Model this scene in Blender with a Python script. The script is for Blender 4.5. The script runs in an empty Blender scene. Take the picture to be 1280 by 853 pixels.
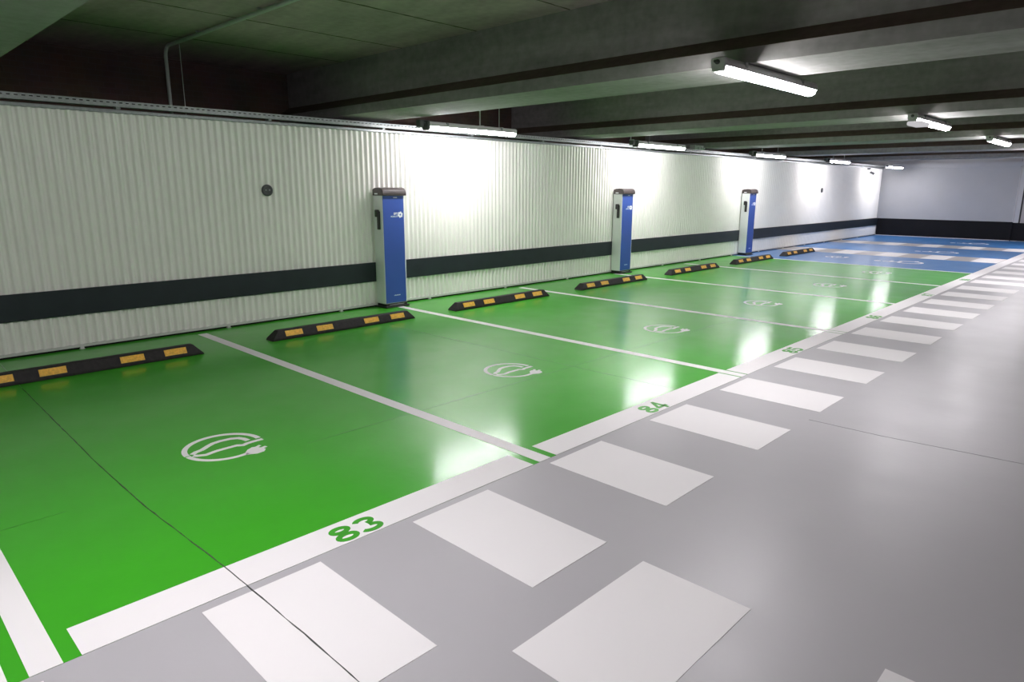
import bpy, bmesh, math, random
from mathutils import Vector, Matrix

random.seed(7)
scene = bpy.context.scene
COL = scene.collection
PI = math.pi

# ------------------------------------------------------------------ materials
def new_mat(name):
    m = bpy.data.materials.new(name); m.use_nodes = True
    nt = m.node_tree
    b = nt.nodes['Principled BSDF']
    return m, nt, b

def mat(name, col, rough=.5, metal=0., spec=.5, var=0., scale=8., bump=0., bscale=40., rvar=0.):
    m, nt, b = new_mat(name)
    b.inputs['Base Color'].default_value = (*col, 1)
    b.inputs['Roughness'].default_value = rough
    b.inputs['Metallic'].default_value = metal
    b.inputs['Specular IOR Level'].default_value = spec
    tc = nt.nodes.new('ShaderNodeTexCoord')
    if var > 0 or rvar > 0:
        n = nt.nodes.new('ShaderNodeTexNoise')
        n.inputs['Scale'].default_value = scale; n.inputs['Detail'].default_value = 5
        nt.links.new(tc.outputs['Object'], n.inputs['Vector'])
        if var > 0:
            r = nt.nodes.new('ShaderNodeValToRGB')
            r.color_ramp.elements[0].position = .3; r.color_ramp.elements[1].position = .7
            r.color_ramp.elements[0].color = (*[c * (1 - var) for c in col], 1)
            r.color_ramp.elements[1].color = (*[min(1, c * (1 + var)) for c in col], 1)
            nt.links.new(n.outputs['Fac'], r.inputs['Fac'])
            nt.links.new(r.outputs['Color'], b.inputs['Base Color'])
        if rvar > 0:
            mr = nt.nodes.new('ShaderNodeMapRange')
            mr.inputs['From Min'].default_value = .3; mr.inputs['From Max'].default_value = .7
            mr.inputs['To Min'].default_value = max(.02, rough - rvar); mr.inputs['To Max'].default_value = rough + rvar
            nt.links.new(n.outputs['Fac'], mr.inputs['Value'])
            nt.links.new(mr.outputs['Result'], b.inputs['Roughness'])
    if bump > 0:
        n2 = nt.nodes.new('ShaderNodeTexNoise')
        n2.inputs['Scale'].default_value = bscale; n2.inputs['Detail'].default_value = 3
        nt.links.new(tc.outputs['Object'], n2.inputs['Vector'])
        bp = nt.nodes.new('ShaderNodeBump'); bp.inputs['Strength'].default_value = bump
        bp.inputs['Distance'].default_value = .01
        nt.links.new(n2.outputs['Fac'], bp.inputs['Height'])
        nt.links.new(bp.outputs['Normal'], b.inputs['Normal'])
    return m

def concrete(name, col, streak=1.0):
    """board-marked grey concrete with blotches, pores and faint streaks"""
    m, nt, b = new_mat(name)
    L = nt.links
    tc = nt.nodes.new('ShaderNodeTexCoord')
    mp = nt.nodes.new('ShaderNodeMapping'); mp.inputs['Scale'].default_value = (1.6, .35, 2.4)
    L.new(tc.outputs['Object'], mp.inputs['Vector'])
    n1 = nt.nodes.new('ShaderNodeTexNoise'); n1.inputs['Scale'].default_value = 2.2; n1.inputs['Detail'].default_value = 8; n1.inputs['Roughness'].default_value = .62
    L.new(mp.outputs['Vector'], n1.inputs['Vector'])
    n2 = nt.nodes.new('ShaderNodeTexNoise'); n2.inputs['Scale'].default_value = 14; n2.inputs['Detail'].default_value = 6
    L.new(tc.outputs['Object'], n2.inputs['Vector'])
    mx = nt.nodes.new('ShaderNodeMix'); mx.data_type = 'FLOAT'; mx.inputs['Factor'].default_value = .35
    L.new(n1.outputs['Fac'], mx.inputs['A']); L.new(n2.outputs['Fac'], mx.inputs['B'])
    r = nt.nodes.new('ShaderNodeValToRGB')
    r.color_ramp.elements[0].position = .32; r.color_ramp.elements[1].position = .7
    r.color_ramp.elements[0].color = (*[c * (1 - .32 * streak) for c in col], 1)
    r.color_ramp.elements[1].color = (*[c * (1 + .22 * streak) for c in col], 1)
    L.new(mx.outputs['Result'], r.inputs['Fac'])
    L.new(r.outputs['Color'], b.inputs['Base Color'])
    b.inputs['Roughness'].default_value = .85
    b.inputs['Specular IOR Level'].default_value = .25
    bp = nt.nodes.new('ShaderNodeBump'); bp.inputs['Strength'].default_value = .25; bp.inputs['Distance'].default_value = .01
    L.new(n2.outputs['Fac'], bp.inputs['Height']); L.new(bp.outputs['Normal'], b.inputs['Normal'])
    return m

def floor_paint(name, col, rough, rvar, coat_bump, spec=.5, var=.03, coat=0., crough=.1):
    """resin floor paint: colour almost even, roller waves in the gloss"""
    m, nt, b = new_mat(name)
    L = nt.links
    tc = nt.nodes.new('ShaderNodeTexCoord')
    tco = tc
    tc = nt.nodes.new('ShaderNodeMapping'); tc.inputs['Location'].default_value = (3.37, 1.71, .43)
    L.new(tco.outputs['Object'], tc.inputs['Vector'])
    n = nt.nodes.new('ShaderNodeTexNoise'); n.inputs['Scale'].default_value = 1.3; n.inputs['Detail'].default_value = 6
    L.new(tc.outputs[0], n.inputs['Vector'])
    r = nt.nodes.new('ShaderNodeValToRGB')
    r.color_ramp.elements[0].position = .2; r.color_ramp.elements[1].position = .8
    r.color_ramp.elements[0].color = (*[c * (1 - var) for c in col], 1)
    r.color_ramp.elements[1].color = (*[c * (1 + var) for c in col], 1)
    L.new(n.outputs['Fac'], r.inputs['Fac']); L.new(r.outputs['Color'], b.inputs['Base Color'])
    n3 = nt.nodes.new('ShaderNodeTexNoise'); n3.inputs['Scale'].default_value = 2.5; n3.inputs['Detail'].default_value = 4
    L.new(tc.outputs[0], n3.inputs['Vector'])
    mr = nt.nodes.new('ShaderNodeMapRange')
    mr.inputs['From Min'].default_value = .15; mr.inputs['From Max'].default_value = .85
    mr.inputs['To Min'].default_value = rough - rvar; mr.inputs['To Max'].default_value = rough + rvar
    mr.interpolation_type = 'SMOOTHSTEP'
    L.new(n3.outputs['Fac'], mr.inputs['Value']); L.new(mr.outputs['Result'], b.inputs['Roughness'])
    b.inputs['Specular IOR Level'].default_value = spec
    b.inputs['Coat Weight'].default_value = coat; b.inputs['Coat Roughness'].default_value = crough
    n2 = nt.nodes.new('ShaderNodeTexNoise'); n2.inputs['Scale'].default_value = 13; n2.inputs['Detail'].default_value = 4
    n4 = nt.nodes.new('ShaderNodeTexNoise'); n4.inputs['Scale'].default_value = 160; n4.inputs['Detail'].default_value = 2
    L.new(tc.outputs[0], n2.inputs['Vector']); L.new(tc.outputs[0], n4.inputs['Vector'])
    b1 = nt.nodes.new('ShaderNodeBump'); b1.inputs['Strength'].default_value = coat_bump; b1.inputs['Distance'].default_value = .01
    b2 = nt.nodes.new('ShaderNodeBump'); b2.inputs['Strength'].default_value = coat_bump * .5; b2.inputs['Distance'].default_value = .002
    L.new(n2.outputs['Fac'], b1.inputs['Height']); L.new(n4.outputs['Fac'], b2.inputs['Height'])
    L.new(b1.outputs['Normal'], b2.inputs['Normal']); L.new(b2.outputs['Normal'], b.inputs['Normal']); L.new(b2.outputs['Normal'], b.inputs['Coat Normal'])
    return m

def emit(name, col, strength):
    m = bpy.data.materials.new(name); m.use_nodes = True
    nt = m.node_tree; nt.nodes.clear()
    e = nt.nodes.new('ShaderNodeEmission'); o = nt.nodes.new('ShaderNodeOutputMaterial')
    e.inputs['Color'].default_value = (*col, 1); e.inputs['Strength'].default_value = strength
    nt.links.new(e.outputs[0], o.inputs[0])
    return m

def brick(name):
    m, nt, b = new_mat(name)
    L = nt.links
    tc = nt.nodes.new('ShaderNodeTexCoord')
    mp = nt.nodes.new('ShaderNodeMapping'); mp.inputs['Rotation'].default_value = (PI / 2, 0, 0)
    L.new(tc.outputs['Object'], mp.inputs['Vector'])
    t = nt.nodes.new('ShaderNodeTexBrick')
    t.inputs['Scale'].default_value = 4.0
    t.inputs['Color1'].default_value = (.135, .088, .068, 1); t.inputs['Color2'].default_value = (.115, .078, .062, 1)
    t.inputs['Mortar'].default_value = (.13, .10, .085, 1); t.inputs['Mortar Size'].default_value = .018
    L.new(mp.outputs['Vector'], t.inputs['Vector'])
    n = nt.nodes.new('ShaderNodeTexNoise'); n.inputs['Scale'].default_value = 2.5; n.inputs['Detail'].default_value = 6
    L.new(tc.outputs['Object'], n.inputs['Vector'])
    mx = nt.nodes.new('ShaderNodeMix'); mx.data_type = 'RGBA'; mx.blend_type = 'MULTIPLY'; mx.inputs['Factor'].default_value = .6
    L.new(t.outputs['Color'], mx.inputs['A']); L.new(n.outputs['Color'], mx.inputs['B'])
    L.new(mx.outputs['Result'], b.inputs['Base Color'])
    b.inputs['Roughness'].default_value = .9
    return m

M = {}
M['lane'] = floor_paint('lane_grey_resin', (.400, .393, .407), .38, .05, .06, .27)
M['green'] = floor_paint('bay_green_resin', (.038, .352, .010), .52, .05, .12, .30, .03, .62, .165)
M['blue'] = floor_paint('bay_blue_resin', (.042, .195, .49), .50, .04, .10, .30, .03, .6, .18)
M['white'] = floor_paint('marking_white_paint', (.755, .742, .742), .5, .04, .04, .17, .015)
M['hatch'] = floor_paint('hatch_grey_paint', (.36, .345, .34), .35, .05, .06, .4)
M['digit'] = floor_paint('digit_green_paint', (.045, .33, .02), .4, .04, .04, .3)
M['joint'] = mat('joint_dark_mastic', (.045, .05, .045), .8, var=.5, scale=60)
M['jointgreen'] = mat('joint_under_green_resin', (.02, .19, .012), .3)
M['jointgrey'] = mat('joint_under_grey_resin', (.22, .22, .225), .4)
M['sheet'] = mat('white_coated_sheet', (.85, .84, .80), .31, spec=.5, var=.02, scale=3, bump=.03, bscale=6)
M['band'] = mat('band_dark_slate', (.016, .022, .028), .42, spec=.4, var=.15, scale=5)
M['rail'] = mat('base_rail_grey', (.55, .55, .53), .4, var=.05)
M['void'] = mat('gap_shade_black', (.012, .012, .012), .9, spec=.1)  # near-black that paints in the shade under the cladding
M['galv'] = mat('galvanised_steel', (.27, .29, .29), .45, metal=.5, var=.18, scale=25, rvar=.08)
M['concrete'] = concrete('beam_concrete', (.245, .24, .23))
M['slab'] = concrete('slab_concrete', (.38, .305, .31))
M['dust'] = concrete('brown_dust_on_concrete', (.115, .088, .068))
M['stain'] = mat('rust_brown_joint', (.055, .045, .03), .9, var=.5, scale=12)
M['brick'] = brick('old_brick')
M['endwall'] = mat('end_wall_lilac_grey_paint', (.405, .41, .42), .6, var=.025, scale=2)
M['dado'] = mat('dado_black_paint', (.009, .009, .011), .6, spec=.15, var=.1, scale=3)
M['trimpale'] = mat('corner_pale_paint', (.62, .62, .63), .5)
M['doorpanel'] = mat('door_pinkish_grey', (.40, .36, .36), .5, var=.04)
M['plainwall'] = mat('rough_grey_wall', (.30, .30, .31), .7, var=.1, scale=2)
M['rubber'] = mat('black_rubber', (.016, .014, .014), .62, spec=.35, var=.35, scale=30, bump=.15, bscale=180)
M['yellow'] = mat('amber_reflector', (.86, .45, .05), .42, spec=.5, var=.22, scale=55, bump=.2, bscale=260)
M['alu'] = mat('white_powder_coated_metal', (.74, .76, .76), .36, var=.02)
M['bluepanel'] = mat('blue_front_panel', (.042, .092, .37), .30, spec=.5, var=.06, scale=2)
M['cap'] = mat('dark_brown_plastic', (.048, .036, .034), .42, var=.15, scale=20)
M['black'] = mat('black_plastic', (.012, .012, .013), .4)
M['label'] = mat('white_label', (.82, .84, .88), .4)
M['mark'] = mat('pale_blue_lettering', (.60, .68, .86), .4)
M['darkgrey'] = mat('dark_grey_metal', (.055, .06, .062), .5, var=.15, scale=40)
M['lampbody'] = mat('lamp_grey_housing', (.62, .62, .63), .5)
M['gland'] = mat('lamp_dark_gland', (.06, .07, .065), .5)
M['pipe'] = mat('grey_conduit', (.36, .40, .37), .45, var=.08)
M['box'] = mat('junction_box_grey', (.34, .38, .34), .55, var=.12, scale=18)
M['light'] = emit('lamp_diffuser_lit', (1.0, .955, .99), 137.0)
M['walllight'] = emit('wall_lamp_diffuser_lit', (1.0, .955, .99), 98.0)
M['sign'] = mat('white_plastic', (.72, .73, .74), .4)
M['emergency'] = emit('emergency_unit_lit', (1.0, .97, 1.0), .55)

# ------------------------------------------------------------------ mesh helpers
def bm_obj(name, bm, m, parent=None, smooth=False, loc=None):
    bmesh.ops.recalc_face_normals(bm, faces=bm.faces[:])
    me = bpy.data.meshes.new(name)
    bm.to_mesh(me); bm.free()
    me.materials.append(M[m] if isinstance(m, str) else m)
    if smooth:
        for p in me.polygons: p.use_smooth = True
    o = bpy.data.objects.new(name, me)
    COL.objects.link(o)
    if loc is not None: o.location = loc
    if parent is not None: o.parent = parent
    return o

def box(bm, x0, x1, y0, y1, z0, z1, bev=0., seg=2):
    vs = [bm.verts.new((x, y, z)) for z in (z0, z1) for y in (y0, y1) for x in (x0, x1)]
    f = [(0, 2, 3, 1), (4, 5, 7, 6), (0, 1, 5, 4), (2, 6, 7, 3), (0, 4, 6, 2), (1, 3, 7, 5)]
    fs = [bm.faces.new([vs[i] for i in q]) for q in f]
    if bev > 0:
        es = list({e for fc in fs for e in fc.edges})
        bmesh.ops.bevel(bm, geom=es, offset=bev, segments=seg, affect='EDGES', profile=.5)
    return vs

def new_box(name, m, x0, x1, y0, y1, z0, z1, parent=None, bev=0., seg=2):
    bm = bmesh.new(); box(bm, x0, x1, y0, y1, z0, z1, bev, seg)
    return bm_obj(name, bm, m, parent)

def poly_prism(bm, pts, z0, z1):
    """flat outline (x,y) given a small real thickness"""
    a = [bm.verts.new((x, y, z0)) for x, y in pts]
    b = [bm.verts.new((x, y, z1)) for x, y in pts]
    bm.faces.new(b); bm.faces.new(a[::-1])
    n = len(pts)
    for i in range(n):
        j = (i + 1) % n
        bm.faces.new([a[i], a[j], b[j], b[i]])

def profile_x(bm, prof, x0, x1, bev=0., seg=2):
    """profile in (y,z) swept along x"""
    a = [bm.verts.new((x0, y, z)) for y, z in prof]
    b = [bm.verts.new((x1, y, z)) for y, z in prof]
    fs = [bm.faces.new(a[::-1]), bm.faces.new(b)]
    n = len(prof)
    for i in range(n):
        j = (i + 1) % n
        fs.append(bm.faces.new([a[i], a[j], b[j], b[i]]))
    if bev > 0:
        bmesh.ops.recalc_face_normals(bm, faces=fs)
        es = list({e for f in fs for e in f.edges})
        bmesh.ops.bevel(bm, geom=es, offset=bev, segments=seg, affect='EDGES', profile=.5)

def ribbon_outline(pts, w):
    """closed outline of a stroke of width w along pts; w may be a list"""
    n = len(pts); ws = w if isinstance(w, (list, tuple)) else [w] * n
    Lf, Rt = [], []
    for i in range(n):
        p = Vector(pts[i])
        d0 = (p - Vector(pts[i - 1])).normalized() if i > 0 else None
        d1 = (Vector(pts[i + 1]) - p).normalized() if i < n - 1 else None
        d0 = d0 or d1; d1 = d1 or d0
        t = (d0 + d1).normalized()
        nrm = Vector((-t.y, t.x))
        k = 1 / max(.5, nrm.dot(Vector((-d0.y, d0.x))))
        Lf.append(tuple(p + nrm * ws[i] * .5 * k)); Rt.append(tuple(p - nrm * ws[i] * .5 * k))
    return Lf, Rt

def stroke(bm, pts, w, z0, z1, closed=False):
    if closed: pts = list(pts) + [pts[0], pts[1]]
    Lf, Rt = ribbon_outline(pts, w)
    n = len(Lf)
    rng = range(n - 1)
    if closed:
        Lf[0], Rt[0] = Lf[-2], Rt[-2]; rng = range(n - 2)
    T = [[bm.verts.new((*q, z)) for q in side] for z in (z0, z1) for side in (Lf, Rt)]
    l0, r0, l1, r1 = T
    for i in rng:
        bm.faces.new([l1[i], r1[i], r1[i + 1], l1[i + 1]])
        bm.faces.new([l0[i], l0[i + 1], r0[i + 1], r0[i]])
        bm.faces.new([l0[i], l1[i], l1[i + 1], l0[i + 1]])
        bm.faces.new([r0[i], r0[i + 1], r1[i + 1], r1[i]])
    if not closed:
        for i in (0, n - 1): bm.faces.new([l0[i], r0[i], r1[i], l1[i]])

def arc(cx, cy, rx, ry, a0, a1, n=20):
    return [(cx + rx * math.cos(math.radians(a0 + (a1 - a0) * i / n)), cy + ry * math.sin(math.radians(a0 + (a1 - a0) * i / n))) for i in range(n + 1)]

def tube(bm, pts, r, n=12):
    pts = [Vector(p) for p in pts]
    rings = []
    up = None
    for i, p in enumerate(pts):
        d = ((pts[min(i + 1, len(pts) - 1)] - pts[max(i - 1, 0)])).normalized()
        if up is None:
            up = d.orthogonal().normalized()
        up = (up - d * up.dot(d)).normalized()
        s = d.cross(up)
        rings.append([bm.verts.new(p + (up * math.cos(2 * PI * k / n) + s * math.sin(2 * PI * k / n)) * r) for k in range(n)])
    for a, b in zip(rings, rings[1:]):
        for k in range(n):
            bm.faces.new([a[k], a[(k + 1) % n], b[(k + 1) % n], b[k]])
    bm.faces.new(rings[0][::-1]); bm.faces.new(rings[-1])

def lathe(bm, prof, axis='y', centre=(0, 0, 0), n=28):
    """prof: list of (radius, along-axis)"""
    c = Vector(centre); rings = []
    for r, t in prof:
        ring = []
        for k in range(n):
            a = 2 * PI * k / n; u, v = r * math.cos(a), r * math.sin(a)
            ring.append(bm.verts.new(c + (Vector((u, t, v)) if axis == 'y' else Vector((t, u, v)) if axis == 'x' else Vector((u, v, t)))))
        rings.append(ring)
    for a, b in zip(rings, rings[1:]):
        for k in range(n):
            bm.faces.new([a[k], a[(k + 1) % n], b[(k + 1) % n], b[k]])
    bm.faces.new(rings[0]); bm.faces.new(rings[-1])

def structure(o, label=None):
    o['kind'] = 'structure'
    if label: o['label'] = label
    return o

def thing(name, loc, label, cat, group=None):
    o = bpy.data.objects.new(name, None); COL.objects.link(o)
    o.location = loc; o.empty_display_size = .1
    o['label'] = label; o['category'] = cat
    if group: o['group'] = group
    return o

def tag(o, label, cat, group=None):
    o['label'] = label; o['category'] = cat
    if group: o['group'] = group
    return o

def children_of(o):
    return [c for c in bpy.data.objects if c.parent is o]

def copy_tree(o, parent=None):
    kids = children_of(o)
    c = o.copy(); COL.objects.link(c)
    if parent is not None:
        c.parent = parent
    for k in kids: copy_tree(k, c)
    return c

def repeat(proto, loc, label, group=None):
    c = copy_tree(proto); c.location = loc; c['label'] = label
    if group: c['group'] = group
    return c

# ------------------------------------------------------------------ plan of the car park (metres)
# x along the corrugated wall, y = 0 its face, room on y < 0, z up
XE = 23.5                      # end wall
LINE = [-5.0, -2.5, 0.0, 2.586, 5.06, 7.646, 10.2, 12.65]   # bay dividers
YO, YI = -5.122, -4.922        # outer and inner edge of the front stripe
X0, X1, Y0, Y1 = -9.0, 25.2, -13.5, 1.65
SOF, SLAB = 2.43, 3.09

# ---- floor and its paint
floor = structure(new_box('floor', 'lane', X0, X1, Y0, Y1, -.2, 0), 'pale grey resin floor of the driving lane')

def paint(name, m, x0, x1, y0, y1, z, label=None, base=0.):
    o = new_box(name, m, x0, x1, y0, y1, base, z, floor)
    if label: o['label'] = label
    return o

names = [81, 82, 83, 84, 85, 86, 87, 88]
paint('green_bay_coating', 'green', LINE[0], LINE[-1], YO, .02, .0010, 'glossy green resin coating of the charging bays')
BLUE = [(LINE[-1], 15.17), (16.40, 18.97), (20.08, XE)]
for i, (a, b) in enumerate(BLUE):
    paint('blue_bay_coating', 'blue', a, b, YO + .03, .02, .0010,
          ['blue coating of the accessible bay next to the green bays', 'blue coating of the accessible bay between the two chequered strips', 'blue coating of the accessible bay along the end wall'][i])
for i, (a, b) in enumerate([(15.17, 16.40), (18.97, 20.08)]):
    paint('transfer_strip', 'hatch', a, b, YO + .03, .02, .0009,
          ['grey strip with white blocks nearer the green bays', 'grey strip with white blocks nearer the end wall'][i])
    for k in range(5):
        yy = -.4 - k
        paint('strip_block', 'white', a + .02, b - .02, max(yy - .5, YO + .05), yy, .0020, base=.0005)
# bay dividers
dl = ['white line left of bay 82', 'white line between bays 82 and 83', 'white line between bays 83 and 84', 'white line between bays 84 and 85', 'white line between bays 85 and 86',
      'white line between bays 86 and 87', 'white line between bays 87 and 88', 'white line between the green and blue bays']
for i, x in enumerate(LINE):
    hw = .048 if i < 7 else .035
    paint('bay_line', 'white', x - hw, x + hw, YO, -.13, .0022, dl[i], base=.0004)
# front stripe, broken at the dividers
gap = [.05, .055, .055, .022, .02, 0, 0, 0]
for i in range(len(LINE) - 1):
    a = LINE[i] + .048 + gap[i]; b = LINE[i + 1] - .048 - gap[i + 1]
    if gap[i] == 0: a = LINE[i] + .047
    if gap[i + 1] == 0: b = LINE[i + 1] - .047
    paint('front_stripe', 'white', a, b, YO, YI, .0021, 'white front stripe of bay %d' % (82 + i), base=.0004)
paint('front_stripe', 'white', LINE[-1] + .036, XE + .3, YO, YI, .0021, 'white front stripe of the blue bays', base=.0004)
# walkway bars
bars = [-4.03, -3.02, -2.015, -1.02, -.019, 1.033, 2.046, 3.062, 4.075, 5.09, 6.10, 7.07, 8.03, 9.05, 10.03, 11.08, 12.0, 13.0, 14.0, 15.0, 16.0, 17.0, 18.0, 19.0, 20.0, 21.0, 22.0]
for x in bars:
    paint('walkway_bar', 'white', x, x + .50, -5.953, -5.173, .0016)
for y in (-6.645, -7.60, -8.57, -9.53):
    o = paint('crossing_bar', 'white', -1.352, -.54, y, y + .485, .0016)
# joints sawn in the slab
def joint(name, pts, w, m, z, label=None, base=0.):
    bm = bmesh.new()
    fine = []
    for (a, b) in zip(pts, pts[1:]):
        d = math.dist(a, b); n = max(2, int(d / .06))
        for k in range(n):
            t = k / n; fine.append((a[0] + (b[0] - a[0]) * t, a[1] + (b[1] - a[1]) * t))
    fine.append(pts[-1])
    ws = [w * random.uniform(.3, 1.3) for _ in fine]
    fine = [(p[0] + random.uniform(-.0012, .0012), p[1] + random.uniform(-.0012, .0012)) for p in fine]
    stroke(bm, fine, ws, base, z)
    o = bm_obj(name, bm, m, floor)
    if label: o['label'] = label
joint('floor_joint', [(-1.835, -1.2), (-1.868, -3.3), (-1.862, -4.08), (-1.82, -4.92), (-1.808, -5.56), (-1.806, -6.4), (-1.80, -8.0)], .0046, 'joint', .0030, 'dark sawn joint running through bay 83')
joint('floor_joint', [(-1.80, -.1), (-1.835, -1.2)], .005, 'jointgreen', .0016, base=.0005)
joint('floor_joint', [(-2.44, -3.87), (-2.15, -3.868)], .006, 'jointgreen', .0016, base=.0005)
joint('floor_joint', [(-.85, -3.885), (-.06, -3.885)], .005, 'jointgreen', .0016, base=.0005)
joint('floor_joint', [(.06, -3.885), (2.52, -3.87)], .006, 'jointgreen', .0016, base=.0005)
joint('floor_joint', [(2.65, -3.87), (5.0, -3.87)], .006, 'jointgreen', .0016, base=.0005)
joint('floor_joint', [(1.72, -.2), (1.76, -2.245), (1.79, -3.888), (1.82, -4.9)], .006, 'jointgreen', .0016, base=.0005)
joint('floor_joint', [(1.83, -5.96), (1.84, -6.41), (1.93, -7.2), (1.95, -8.2)], .006, 'jointgrey', .0012)

# electric-car symbol, outline in metres about the bay's symbol centre
def ev_symbol(cx, cy, label, k=1.0):
    bm = bmesh.new()
    z0, z1 = .0005, .0022
    C = (.007, .015); ro, ri = .235, .203; rm, w = (ro + ri) / 2, ro - ri
    T = lambda pts: [(cx + x * k, cy + y * k) for x, y in pts]
    stroke(bm, T(arc(*C, rm, rm, -3, 181, 44)), w * k, z0, z1)
    stroke(bm, T(arc(*C, rm, rm, 184, 286, 26)), w * k * .92, z0, z1)
    up = [(-.180, .018), (-.150, .040), (-.108, .052), (-.059, .088), (-.018, .112), (.035, .120), (.095, .113), (.135, .091), (.152, .055), (.160, .008)]
    stroke(bm, T(up), .033 * k, z0, z1)
    low = [(-.183, -.006), (-.162, -.026), (-.122, -.045), (-.088, -.036), (-.048, -.028), (-.002, -.027), (.072, -.027), (.103, -.050), (.133, -.038), (.176, -.034), (.236, -.034)]
    stroke(bm, T(low), .031 * k, z0, z1)
    plug = [(.050, -.215), (.060, -.175), (.086, -.145), (.124, -.124), (.142, -.131), (.172, -.117), (.179, -.134), (.153, -.150), (.161, -.166), (.190, -.158), (.198, -.178), (.168, -.188), (.174, -.205), (.150, -.236), (.103, -.243), (.072, -.226)]
    poly_prism(bm, T(plug), z0, z1)
    o = bm_obj('electric_car_symbol', bm, 'white', floor); o['label'] = label
mid = [(a + b) / 2 for a, b in zip(LINE, LINE[1:])]
for i, x in enumerate(mid):
    if i == 0: continue
    ev_symbol(x, -3.58, 'white electric car and plug symbol on green bay %d' % (82 + i))
ev_symbol(14.1, -1.92, 'white electric car and plug symbol on the blue bay')

def wheelchair_symbol(cx, cy, s, label):
    bm = bmesh.new(); z0, z1 = .0012, .0024
    T = lambda pts: [(cx + x * s, cy + y * s) for x, y in pts]
    poly_prism(bm, T(arc(-.10, .45, .075, .075, 0, 345, 22)), z0, z1)
    stroke(bm, T([(-.10, .34), (-.08, .0), (.17, 0), (.27, -.30), (.36, -.27)]), .075 * s, z0, z1)
    stroke(bm, T([(-.09, .18), (.14, .18)]), .065 * s, z0, z1)
    stroke(bm, T(arc(-.02, -.22, .25, .25, 118, 352, 30)), .062 * s, z0, z1)
    o = bm_obj('wheelchair_symbol', bm, 'white', floor); o['label'] = label
wheelchair_symbol(14.0, -3.30, .95, 'white wheelchair symbol on the blue bay next to the green bays')
wheelchair_symbol(17.4, -3.28, .95, 'white wheelchair symbol on the middle blue bay')
wheelchair_symbol(21.4, -3.25, .95, 'white wheelchair symbol on the blue bay along the end wall')

# bay numbers painted on the front stripe
def digit(bm, ch, ox, oy, W, H, w, z0, z1):
    P = lambda pts: [(ox + x * W, oy + y * H) for x, y in pts]
    h = w / H / 2; v = w / W / 2
    A = lambda cx, cy, rx, ry, a0, a1, n=18: P(arc(cx, cy, rx, ry, a0, a1, n))
    if ch == '8':
        stroke(bm, A(.5, .27, .5 - v, .27 - h, 0, 342, 20), w, z0, z1, True)
        stroke(bm, A(.5, .745, .46 - v, .255 - h, 0, 342, 20), w, z0, z1, True)
    elif ch == '3':
        stroke(bm, A(.47, .27, .53 - v, .27 - h, 195, 445, 22), w, z0, z1)
        stroke(bm, A(.47, .74, .47 - v, .26 - h, -85, 165, 22), w, z0, z1)
    elif ch == '4':
        stroke(bm, P([(.70, 0), (.70, 1)]), w, z0, z1)
        stroke(bm, P([(.70, .94), (.10, .30)]), w * .9, z0, z1)
        stroke(bm, P([(0, .27), (1, .27)]), w * .9, z0, z1)
    elif ch == '5':
        stroke(bm, P([(.92, 1 - h), (.20, 1 - h)]), w, z0, z1)
        stroke(bm, P([(.20, 1), (.14, .52)]), w * .9, z0, z1)
        stroke(bm, A(.46, .33, .54 - v, .33 - h, 200, 480, 22), w, z0, z1)
    elif ch == '6':
        stroke(bm, A(.5, .32, .5 - v, .32 - h, 0, 342, 20), w, z0, z1, True)
        stroke(bm, A(.58, .45, .58 - v, .55 - h, 60, 190, 14), w, z0, z1)
    elif ch == '7':
        stroke(bm, P([(0, 1 - h), (.98, 1 - h)]), w, z0, z1)
        stroke(bm, P([(.90, 1 - h), (.34, 0)]), w, z0, z1)
for i, x in enumerate(mid):
    if i == 0: continue
    bm = bmesh.new(); t = str(82 + i)
    W, H = .118, .150
    digit(bm, t[0], x - W - .005, -5.112, W, H, .0290, .0010, .0030)
    digit(bm, t[1], x + .009, -5.112, W, H, .0290, .0010, .0030)
    o = bm_obj('bay_number', bm, 'digit', floor); o['label'] = 'green painted bay number %s' % t

# ------------------------------------------------------------------ corrugated wall
def corrugated(name, xa, xb, z0, z1, parent=None):
    P = .0765; D = .033
    prof = []
    n = int((xb - xa) / P)
    x = xa
    for k in range(n):
        for fx, d in ((0, 0), (.12, 0), (.24, .001), (.31, .005), (.41, .027), (.48, .0322), (.58, D), (.66, D), (.74, .0322), (.81, .027), (.92, .005), (.985, .001)):
            prof.append((x + fx * P - .02, d + .0))
        x += P
    bm = bmesh.new()
    a = [bm.verts.new((px, d, z0)) for px, d in prof]; b = [bm.verts.new((px, d, z1)) for px, d in prof]
    for i in range(len(prof) - 1):
        bm.faces.new([a[i], a[i + 1], b[i + 1], b[i]])
    # flat back so the cladding is a solid skin
    q = [bm.verts.new(v) for v in ((prof[0][0], .042, z0), (prof[-1][0], .042, z0), (prof[-1][0], .042, z1), (prof[0][0], .042, z1))]
    bm.faces.new(q)
    bm.faces.new([a[0], b[0], q[3], q[0]]); bm.faces.new([a[-1], q[1], q[2], b[-1]])
    o = bm_obj(name, bm, 'sheet', parent, smooth=True)
    return o

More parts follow.
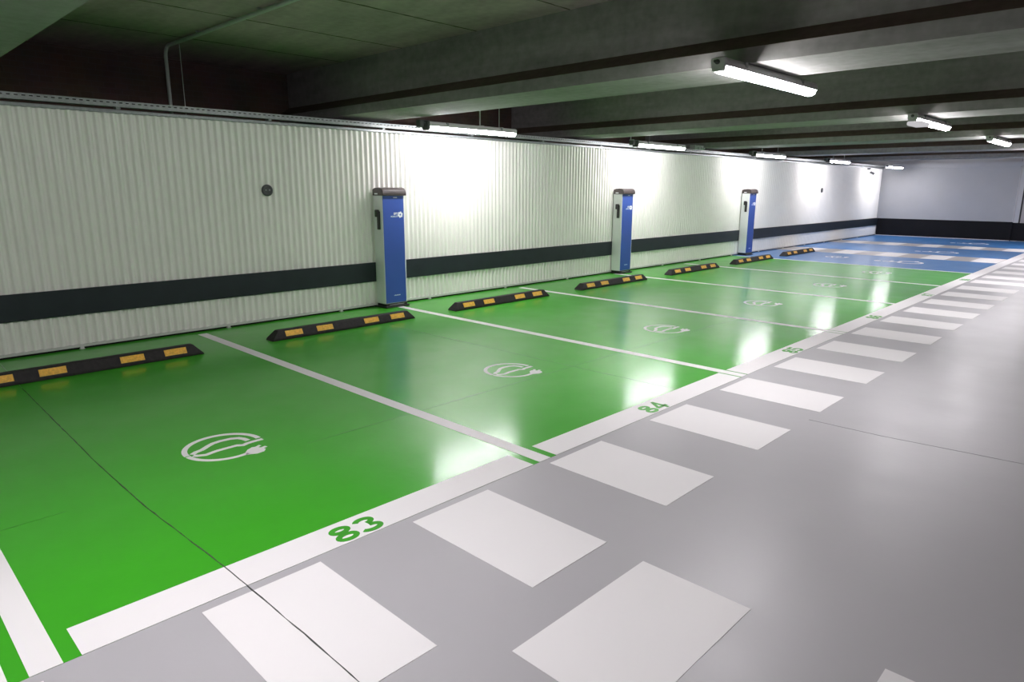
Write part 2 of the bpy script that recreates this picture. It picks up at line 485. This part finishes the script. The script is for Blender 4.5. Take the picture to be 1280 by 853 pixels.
wall = structure(corrugated('wall_left', -6.0, XE + .02, .030, 2.275), 'white corrugated metal cladding beside the bays')
band = new_box('bumper_band', 'band', -6.0, XE, -.014, -.001, .345, .600, wall, .002, 1); band['label'] = 'dark slate bumper band along the wall'
rail = new_box('base_rail', 'rail', -6.0, XE, -.008, .012, .022, .048, wall); rail['label'] = 'pale grey base rail'
new_box('black_base', 'void', -6.0, XE, .014, .06, 0, .03, wall)['label'] = 'black strip standing in for the shaded gap under the cladding'  # black strip put where the open gap below the sheets is only shaded
top = new_box('top_channel', 'galv', -6.0, XE, -.030, .05, 2.268, 2.300, wall, .003, 1); top['label'] = 'galvanised channel along the top'
k = 0
x = -4.05
for x in (-4.05, -2.58, -1.117, .348, 1.82, 3.284, 4.84, 6.40, 7.98, 9.52, 11.075, 12.6, 14.1, 15.6, 17.1, 18.6, 20.1, 21.6):
    bm = bmesh.new(); box(bm, x - .017, x + .017, -.013, .012, 0, .034, .002, 1)
    box(bm, x - .024, x + .024, -.018, .012, .0012, .005)
    bm_obj('support_foot', bm, 'rail', wall)

# cable tray lying on the wall top: slotted front
tray = thing('cable_tray', (0, -.030, 2.322), 'long galvanised slotted cable tray running along the top of the corrugated wall', 'cable tray')
bm = bmesh.new()
xa, xb = -6.0, XE - .05
box(bm, xa, xb, -.046, -.043, 0.004, .032)       # lower web
box(bm, xa, xb, -.046, -.043, .042, .056)        # upper web
x = xa
while x < xb - .03:
    box(bm, x, x + .027, -.046, -.043, .032, .042); x += .056
bm_obj('slotted_side', bm, 'galv', tray)
new_box('tray_bottom', 'galv', xa, xb, -.046, .045, .000, .004, tray)
new_box('tray_rear_side', 'galv', xa, xb, .042, .045, .004, .050, tray)
bm = bmesh.new()  # unseen black cables, one raised behind the slots to make them dark
for i, yy in enumerate((-.023, -.024, .005, .026)):
    tube(bm, [(xa + .1 + t * (xb - xa - .2) / 40, yy + .004 * math.sin(t * 1.7 + i), .018 + (.017 if i == 0 else 0)) for t in range(41)], .0125, 8)
bm_obj('slot_dark_cable', bm, 'black', tray, smooth=True)['kind'] = 'stuff'

for hx in [-5.2 + 1.55 * q for q in range(19)]:
    bm = bmesh.new(); box(bm, hx - .02, hx + .02, -.03, .045, -.0212, .0, .002, 1)
    bm_obj('tray_bracket', bm, 'galv', tray)

# brick wall behind and the shell
structure(new_box('wall_back', 'brick', X0, X1, Y1 - .1, Y1 + .15, 0, SLAB), 'dark brick wall behind the corrugated cladding')
structure(new_box('wall_rear', 'plainwall', X0 - .2, X0, Y0, Y1, 0, SLAB), 'grey wall behind')
structure(new_box('wall_right', 'plainwall', X0, X1, Y0 - .2, Y0, 0, SLAB), 'grey wall across the lane')

# end wall with black dado and pale corner
YC = -3.90
endw = structure(new_box('wall_end', 'endwall', XE, XE + .30, YC, Y1 - .12, 0, SLAB), 'lilac grey end wall')
new_box('dado', 'dado', XE - .006, XE, YC, -.002, 0.02, .592, endw)['label'] = 'black painted lower wall'
new_box('corner_edge', 'trimpale', XE - .008, XE + .295, YC - .012, YC, .592, 2.27, endw)['label'] = 'pale corner edge'
new_box('corner_edge', 'dado', XE - .008, XE + .295, YC - .012, YC, 0, .592, endw)['label'] = 'black corner foot'
new_box('downstand', 'endwall', XE - .10, XE, YC - .6, -.05, 2.285, SOF, endw)
structure(new_box('baseboard_end', 'trimpale', XE - .012, XE - .006, YC, -.02, 0, .02), 'thin pale strip at the foot of the end wall')
# pale wall and door beyond the corner
rec = structure(new_box('wall_recess', 'trimpale', 23.54, 23.8, Y0, YC - .012, 0, SLAB), 'pale wall with a door beyond the end wall corner')
new_box('dado', 'dado', 23.532, 23.54, Y0, YC - .012, 0.02, .57, rec)['label'] = 'black painted lower wall'
door = bpy.data.objects.new('door_1', None); COL.objects.link(door); door.location = (23.53, -4.55, 0); structure(door, 'pinkish grey door in the pale wall beyond the corner')
new_box('door_frame', 'black', -.012, 0, -.53, .50, .57, 2.10, door)
new_box('door_leaf', 'doorpanel', -.030, -.012, -.47, .455, .57, 2.06, door)
new_box('kick_plate', 'dado', -.030, -.012, -.47, .455, .02, .57, door)['label'] = 'black lower part of the door'
new_box('door_strip', 'trimpale', -.036, -.030, .22, .30, .60, 2.02, door)
new_box('door_handle', 'galv', -.075, -.030, -.40, -.28, 1.02, 1.05, door, .006)

# ------------------------------------------------------------------ ceiling: slab on precast I beams
ceil = structure(new_box('ceiling', 'slab', X0, X1, Y0, Y1 + .15, SLAB, SLAB + .2), 'dark concrete slab between the beams')
PITCH = 4.45
BX = [2.34 + PITCH * i for i in range(-2, 6)]
for i, bx in enumerate(BX):
    hw, ww = .385, .235
    prof = [(-hw, SOF), (hw, SOF), (hw, SOF + .105), (ww, SOF + .215), (ww, SLAB + .0), (-ww, SLAB + .0), (-ww, SOF + .215), (-hw, SOF + .105)]
    bm = bmesh.new()
    a = [bm.verts.new((bx + px, Y0 + .01, z)) for px, z in prof]; b = [bm.verts.new((bx + px, Y1 - .11, z)) for px, z in prof]
    bm.faces.new(a); bm.faces.new(b[::-1])
    for j in range(8):
        q = (j + 1) % 8; bm.faces.new([a[j], b[j], b[q], a[q]])
    ob = structure(bm_obj('ceiling_beam', bm, 'concrete'))
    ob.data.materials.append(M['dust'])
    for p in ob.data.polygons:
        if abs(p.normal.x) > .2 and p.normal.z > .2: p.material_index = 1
for i in range(len(BX) - 1):
    xa, xb = BX[i] + .235, BX[i + 1] - .235
    for y in (.15, -1.08, -2.30, -3.5, -4.7, -5.9, -7.1):
        bm = bmesh.new()
        n = 60; pts = [(xa + (xb - xa) * t / n, y + random.uniform(-.004, .004)) for t in range(n + 1)]
        stroke(bm, pts, [random.uniform(.006, .020) * (1.6 if y == -2.30 else 1) for _ in pts], SLAB - .002, SLAB)
        bm_obj('slab_joint', bm, 'stain', ceil)

# ------------------------------------------------------------------ charging posts
def charging_post():
    W, D = .36, .195
    t = thing('charging_post', (0, 0, 0), '', 'charging station', 'charging posts along the wall')
    h = W / 2
    # black foot, a rounded tray a little wider than the body
    bm = bmesh.new(); box(bm, -h - .012, h + .012, -D - .035, 0, 0, .022, .008, 2)
    bm_obj('base_plate', bm, 'black', t)
    bm = bmesh.new(); box(bm, -h + .006, h - .006, -D - .004, -.004, .022, .055, .004, 1)
    s = bm_obj('black_base', bm, 'black', t)
    bm = bmesh.new(); box(bm, -.12, .12, -D - .0075, -D - .004, .030, .040, .001, 1)
    bm_obj('foot_strip', bm, 'galv', s)
    bm = bmesh.new(); box(bm, -h, h, -D, 0, .055, 1.472, .006, 2)
    bm_obj('housing', bm, 'alu', t)
    bm = bmesh.new(); box(bm, -h + .010, h - .020, -D - .006, -D, .062, 1.466, .0015, 1)
    fp = bm_obj('front_panel', bm, 'bluepanel', t); fp['label'] = 'blue front panel'
    # hood
    prof = [(0, 1.468), (0, 1.548), (-.05, 1.566), (-.140, 1.572), (-.192, 1.562), (-.222, 1.536), (-.232, 1.500), (-.232, 1.468)]
    bm = bmesh.new(); profile_x(bm, prof, -h - .007, h + .007, .007, 2)
    hood = bm_obj('hood', bm, 'cap', t, smooth=False); hood['label'] = 'dark brown hood'
    new_box('hood_sticker', 'label', -h - .0085, -h - .0065, -.115, -.050, 1.484, 1.499, hood)
    bm = bmesh.new(); box(bm, -h - .0085, -h - .0065, -.195, -.015, 1.474, 1.478)
    bm_obj('hood_seam', bm, 'black', hood)
    # plug holder on the left flank
    bm = bmesh.new()
    box(bm, -h - .022, -h, -.150, -.098, 1.035, 1.270, .006, 2)
    hold = bm_obj('plug_holder', bm, 'black', t); hold['label'] = 'black plug holder on the side'
    bm = bmesh.new(); box(bm, -h - .036, -h - .004, -.140, -.070, 1.195, 1.290, .012, 3)
    bm_obj('plug_grip', bm, 'black', hold)
    # small plate under the hood
    new_box('small_plate', 'label', -.005, .055, -D - .0085, -D - .006, 1.438, 1.450, t)
    # emblem: rosette of petals, and the lettering left of it
    bm = bmesh.new()
    ex, ez, y0, y1 = .100, 1.222, -D - .008, -D - .006
    for q in range(6):
        a = q * PI / 3 + .3; px, pz = ex + .026 * math.cos(a), ez + .026 * math.sin(a)
        vs = []
        for yy in (y0, y1):
            vs.append([bm.verts.new((px + .0155 * math.cos(2 * PI * u / 14), yy, pz + .0155 * math.sin(2 * PI * u / 14))) for u in range(14)])
        bm.faces.new(vs[0]); bm.faces.new(vs[1][::-1])
        for u in range(14): bm.faces.new([vs[0][u], vs[0][(u + 1) % 14], vs[1][(u + 1) % 14], vs[1][u]])
    bm_obj('emblem', bm, 'label', fp)
    def letters(txt, name, size, x_right, z, parent, m='label', bold=.0):
        cu = bpy.data.curves.new(name, 'FONT'); cu.body = txt; cu.size = size; cu.align_x = 'RIGHT'; cu.extrude = .0008; cu.offset = bold
        tmp = bpy.data.objects.new(name, cu); COL.objects.link(tmp)
        dg = bpy.context.evaluated_depsgraph_get()
        me = bpy.data.meshes.new_from_object(tmp.evaluated_get(dg))
        bpy.data.objects.remove(tmp)
        me.transform(Matrix.Translation((x_right, -D - .0068, z)) @ Matrix.Rotation(PI / 2, 4, 'X'))
        me.materials.clear(); me.materials.append(M[m])
        o = bpy.data.objects.new(name, me); COL.objects.link(o); o.parent = parent
        return o
    letters('EFT', 'lettering', .040, .058, 1.222, fp, 'label', .0012)
    letters('MOBILITE', 'lettering', .026, .058, 1.192, fp, 'mark', .0006)
    bm = bmesh.new()
    for q in range(9):                                              # a line of print too small to read in the photograph
        x0 = -.040 + q * .0115; box(bm, x0, x0 + .008, -D - .0075, -D - .006, .155, .155 + (.013 if q % 3 else .009))
    bm_obj('small_print', bm, 'mark', fp)
    return t
cp = charging_post()
PX = [2.548, 7.860, 13.075]
lab = ['white charging post with a blue front beside the line of bays 84 and 85',
       'white charging post with a blue front beside the line of bays 86 and 87',
       'white charging post with a blue front where the blue bays begin']
posts = [cp] + [copy_tree(cp) for _ in (1, 2)]
for o, x, l in zip(posts, PX, lab):
    o.location = (x, -.016, .0014); o['label'] = l; o['group'] = 'charging posts along the wall'

# ------------------------------------------------------------------ wheel stops
def wheel_stop():
    t = thing('wheel_stop', (0, 0, 0), '', 'wheel stop', 'rubber wheel stops at the head of the bays')
    L = .93
    bm = bmesh.new()
    # cross-section: low vertical foot, long sloped faces, flat top; ends slope in
    sec = [(-.078, 0, 0), (-.078, .022, .012), (-.036, .100, .085), (.036, .100, .085), (.078, .022, .012), (.078, 0, 0)]
    nx = 24
    a = [bm.verts.new((-L + e, y, z)) for y, z, e in sec]
    b = [bm.verts.new((L - e, y, z)) for y, z, e in sec]
    fs = [bm.faces.new(a), bm.faces.new(b[::-1])]
    for i in range(6):
        j = (i + 1) % 6; fs.append(bm.faces.new([a[i], b[i], b[j], a[j]]))
    bmesh.ops.recalc_face_normals(bm, faces=fs)
    bmesh.ops.bevel(bm, geom=list({e for f in fs for e in f.edges}), offset=.005, segments=2, affect='EDGES', profile=.5)
    bm_obj('body', bm, 'rubber', t)
    sl = Vector((0, .042, .078)).normalized(); nrm = Vector((0, -.078, .042)).normalized()
    for cx in (-.675, -.305, .305, .675):
        bm = bmesh.new()
        c0 = Vector((cx, -.057, .061))
        vs = []
        for d in (-.001, .0035):
            for u, v in ((-1, -1), (1, -1), (1, 1), (-1, 1)):
                vs.append(bm.verts.new(c0 + Vector((u * .098, 0, 0)) + sl * v * .030 + nrm * d))
        for q in ((0, 1, 2, 3), (4, 7, 6, 5), (0, 4, 5, 1), (1, 5, 6, 2), (2, 6, 7, 3), (3, 7, 4, 0)):
            bm.faces.new([vs[i] for i in q])
        bm_obj('reflector', bm, 'yellow', t)['label'] = 'amber reflector pad'
    return t
ws = wheel_stop()
SX = [(-1.28, -.985), (1.285, -.965), (3.80, -.965), (6.43, -.965), (9.10, -.955), (11.70, -.95), (14.25, -.945)]
wl = ['black wheel stop with amber pads in bay 83, largest of the row', 'black wheel stop with amber pads in bay 84, ending at the first charging post',
      'black wheel stop with amber pads in bay 85, right of the first charging post', 'black wheel stop with amber pads in bay 86, in front of the second charging post',
      'black wheel stop with amber pads in bay 87, right of the second charging post', 'black wheel stop with amber pads in bay 88, in front of the third charging post',
      'black wheel stop with amber pads on the blue bay']
stops = [ws] + [copy_tree(ws) for _ in SX[1:]]
for o, (x, y), l in zip(stops, SX, wl):
    o.location = (x, y, .0012); o['label'] = l; o['group'] = 'rubber wheel stops at the head of the bays'

# ------------------------------------------------------------------ lamps
def batten(name, L, group, cat='lamp', lit='light'):
    """weatherproof LED batten, origin at the top middle, running along x"""
    t = thing(name, (0, 0, 0), '', cat, group)
    h = L / 2
    bm = bmesh.new()
    profile_x(bm, [(-.034, 0), (.034, 0), (.050, -.022), (.058, -.057), (-.058, -.057), (-.050, -.022)], -h, h, .003, 1)
    bm_obj('housing', bm, 'lampbody', t)
    bm = bmesh.new()
    prof = [(-.047, -.0575), (.047, -.0575)] + [(.047 * math.cos(a) if False else (.048 * math.copysign(abs(math.cos(a)) ** .85, math.cos(a))), -.0575 - .043 * math.sin(a)) for a in [PI * k / 10 for k in range(1, 10)]]
    profile_x(bm, prof, -h + .022, h - .012, .0)
    d = bm_obj('diffuser', bm, lit, t, smooth=False); d['label'] = 'lit white diffuser'
    bm = bmesh.new(); profile_x(bm, [(-.050, -.004), (.050, -.004), (.056, -.03), (.040, -.090), (-.040, -.090), (-.056, -.03)], -h - .014, -h + .021, .006, 2)
    e = bm_obj('end_cap', bm, 'lampbody', t)
    bm = bmesh.new(); lathe(bm, [(.016, -h - .014), (.016, -h - .026), (.010, -h - .028), (.010, -h - .055)], 'x', (0, 0, -.032), 14)
    bm_obj('cable_gland', bm, 'gland', e, smooth=False)
    bm = bmesh.new(); profile_x(bm, [(-.046, -.006), (.046, -.006), (.050, -.03), (.036, -.088), (-.036, -.088), (-.050, -.03)], h - .011, h + .010, .006, 2)
    bm_obj('end_cap', bm, 'lampbody', t)
    for s in (-1, 1):
        bm = bmesh.new(); box(bm, s * h * .62 - .018, s * h * .62 + .018, -.056, .056, -.040, -.001, .003, 1)
        bm_obj('mounting_clip', bm, 'galv', t)
    return t

LY = -5.215
cl = batten('batten_light', 1.60, 'batten lights under the beams')
CLX = [2.40, 7.05, 11.50, 15.85, -2.10, -6.55, 20.4]
cll = ['long white batten light under the nearest whole beam over the lane', 'batten light with a small box at its end, under the second beam', 'batten light under the third beam over the lane', 'farthest batten light over the lane, cut by the picture edge',
       'batten light under the beam above the viewer', 'batten light under the beam behind the viewer', 'batten light under the last beam before the end wall']
lamps = [cl] + [copy_tree(cl) for _ in CLX[1:]]
for o, x, l in zip(lamps, CLX, cll):
    o.location = (x, LY, SOF - .001); o['label'] = l; o['group'] = 'batten lights under the beams'
# emergency unit clipped on the second one
bm = bmesh.new(); box(bm, -.80, -.44, -.100, .060, -.135, -.086, .018, 3)
bm_obj('emergency_unit', bm, 'emergency', lamps[1])['label'] = 'white emergency unit'

wl_proto = batten('wall_batten_light', 1.55, 'batten lights along the wall top', lit='walllight')
WLX = [3.48, 8.04, 12.57, 16.95]
wll = ['batten light at the wall top right of the first charging post', 'batten light at the wall top right of the second charging post',
       'batten light at the wall top right of the third charging post', 'batten light at the wall top above the chequered strips']
wl_ = [wl_proto] + [copy_tree(wl_proto) for _ in WLX[1:]]
for o, x, l in zip(wl_, WLX, wll):
    o.location = (x, -.75, 2.372); o['label'] = l; o['group'] = 'batten lights along the wall top'
    # dark clamp holding the near end to the tray
    bm = bmesh.new()
    box(bm, -.90, -.84, -.020, .060, -.075, .012, .006, 1); box(bm, -.90, -.74, -.030, .060, .000, .010, .003, 1); box(bm, -.81, -.775, -.060, .050, -.105, -.004, .005, 1)
    bm_obj('clamp', bm, 'gland', o)
    # rods down from the slab
    rods = {3.48: ((.15, .010), (.51, .0045)), 8.04: ((-.90, .008), (-.33, .004))}.get(x, ((-.33, .006), (.50, .006)))
    for hx, rr in rods:
        bm = bmesh.new(); tube(bm, [(hx, .03, SLAB - 2.372), (hx, .03, .002)], rr, 8); box(bm, hx - .02, hx + .02, -.03, .05, .0, .008)
        bm_obj('hanger_rod', bm, 'pipe', o)
endl = copy_tree(wl_proto)
for c in children_of(endl):
    if c.name.startswith(('clamp', 'hanger_rod')): bpy.data.objects.remove(c)
endl.name = 'end_batten_light'; endl.location = (21.95, -.775, 2.340)
endl['label'] = 'farthest batten light, hung near the end wall corner'; endl['group'] = 'batten lights along the wall top'

# ------------------------------------------------------------------ small fittings
# conduit dropping behind the wall
pc = thing('conduit_pipe', (.19, .62, 2.2), 'grey conduit running under the slab and dropping behind the corrugated wall', 'pipe')
bm = bmesh.new()
zt = SLAB - 2.2 - .030
pts = [(0, 0, -.6), (0, 0, zt - .14)] + [(0, -.12 * (1 - math.cos(a)), zt - .12 + .12 * math.sin(a)) for a in [PI / 2 * k / 8 for k in range(1, 9)]] + [(.03, -2.6, zt), (.05, -5.6, zt)]
tube(bm, pts, .019, 14); bm_obj('pipe_run', bm, 'pipe', pc, smooth=True)
for yy in (-.9, -2.2, -3.5):
    bm = bmesh.new(); box(bm, -.03 - yy * .011, .03 - yy * .011 , yy - .012, yy + .012, zt + .012, zt + .030, .002, 1)
    bm_obj('pipe_clip', bm, 'galv', pc)
rod = bmesh.new(); tube(rod, [(.30, .50, SLAB), (.30, .50, 1.5)], .004, 8)
tag(bm_obj('hanging_wire', rod, 'pipe'), 'thin grey wire hanging beside the conduit behind the wall top', 'wire')

# round dark fittings on the cladding
def round_fitting():
    t = thing('round_wall_fitting', (0, 0, 0), '', 'wall fitting', 'round fittings on the corrugated wall')
    bm = bmesh.new(); lathe(bm, [(.066, 0), (.066, -.014), (.060, -.022), (.046, -.024), (.042, -.018), (.0001, -.017)], 'y', (0, 0, 0), 36)
    bm_obj('rim', bm, 'darkgrey', t, smooth=False)
    for s in (-1, 1):
        bm = bmesh.new(); lathe(bm, [(.009, -.0165), (.009, -.0225), (.005, -.024)], 'y', (s * .022, 0, .003), 12)
        bm_obj('screw', bm, 'galv', t)
    return t
rf = round_fitting(); rf.location = (.93, -.001, 1.535); rf['label'] = 'dark round fitting on the corrugated wall left of the first charging post'
rf2 = repeat(rf, (17.99, -.001, 1.545), 'small dark round fitting far along the wall beyond the third charging post')

# junction box at the wall top
jb = thing('junction_box', (10.62, -.035, 2.380), 'grey metal junction box standing on the cable tray between the second and third post', 'junction box')
bm = bmesh.new(); box(bm, -.19, .19, -.05, .08, 0, .095, .008, 2); bm_obj('box_body', bm, 'box', jb)
bm = bmesh.new(); box(bm, -.165, .165, -.056, -.050, .008, .087, .004, 1); lid = bm_obj('lid', bm, 'box', jb)
for sx, sz in ((-.14, .025), (.14, .025), (-.14, .072), (.14, .072)):
    bm = bmesh.new(); lathe(bm, [(.010, -.056), (.010, -.061), (.006, -.063)], 'y', (sx, 0, sz), 12); bm_obj('lid_screw', bm, 'galv', lid)
for sx in (-.10, .05, .14):
    bm = bmesh.new(); lathe(bm, [(.02, 0), (.02, -.03), (.012, -.034), (.012, -.05)], 'z', (sx, -.075, .055), 12)
    bm_obj('cable_gland', bm, 'galv', jb)

# camera near the far corner
cc = thing('security_camera', (21.73, -.03, 2.235), 'small grey security camera on a bracket near the far wall corner', 'security camera')
bm = bmesh.new(); lathe(bm, [(.055, 0), (.055, -.03), (.045, -.045)], 'z', (0, -.055, .02), 20); bm_obj('mount', bm, 'darkgrey', cc)
bm = bmesh.new(); tube(bm, [(0, -.055, -.02), (.01, -.09, -.07), (.05, -.13, -.11)], .014, 10); bm_obj('arm', bm, 'sign', cc, smooth=True)
bm = bmesh.new()
lathe(bm, [(.036, -.07), (.040, -.06), (.040, .05), (.046, .055), (.046, .075), (.03, .077)], 'x', (0, 0, 0), 20)
o = bm_obj('camera_body', bm, 'darkgrey', cc, smooth=False); o.location = (.06, -.14, -.13); o.rotation_euler = (0, math.radians(28), math.radians(-70))
bm = bmesh.new(); box(bm, -.07, .10, -.05, .05, .040, .046, .002, 1)
s = bm_obj('sun_shield', bm, 'sign', o)

# ------------------------------------------------------------------ world, camera, colour
w = bpy.data.worlds.new('World'); scene.world = w; w.use_nodes = True
w.node_tree.nodes['Background'].inputs['Color'].default_value = (.02, .02, .022, 1)
w.node_tree.nodes['Background'].inputs['Strength'].default_value = .3

f_px, yaw, pit, rol = 843.2457, .8013, .2226, .0036
F = Vector((math.sin(yaw) * math.cos(pit), math.cos(yaw) * math.cos(pit), -math.sin(pit)))
R = Vector((math.cos(yaw), -math.sin(yaw), 0)); U = R.cross(F)
R2 = math.cos(rol) * R + math.sin(rol) * U; U2 = -math.sin(rol) * R + math.cos(rol) * U
cd = bpy.data.cameras.new('Camera'); cam = bpy.data.objects.new('Camera', cd); COL.objects.link(cam)
cd.sensor_fit = 'HORIZONTAL'; cd.sensor_width = 36; cd.lens = 36 * f_px / 1280
cd.clip_start = .05; cd.clip_end = 200
mw = Matrix((R2, U2, -F)).transposed().to_4x4(); mw.translation = (-2.8227, -7.5794, 1.5669)
cam.matrix_world = mw
scene.camera = cam

scene.view_settings.view_transform = 'Standard'
scene.view_settings.look = 'None'
scene.view_settings.gamma = 1
scene.view_settings.use_curve_mapping = False
scene.view_settings.exposure = 0
try:
    scene.cycles.use_denoising = True
    scene.cycles.denoiser = 'OPENIMAGEDENOISE'
    scene.cycles.denoising_input_passes = 'RGB_ALBEDO_NORMAL'
except Exception: pass
scene.cycles.max_bounces = 10; scene.cycles.diffuse_bounces = 6; scene.cycles.glossy_bounces = 5
scene.cycles.caustics_reflective = False
scene.cycles.sample_clamp_indirect = 8
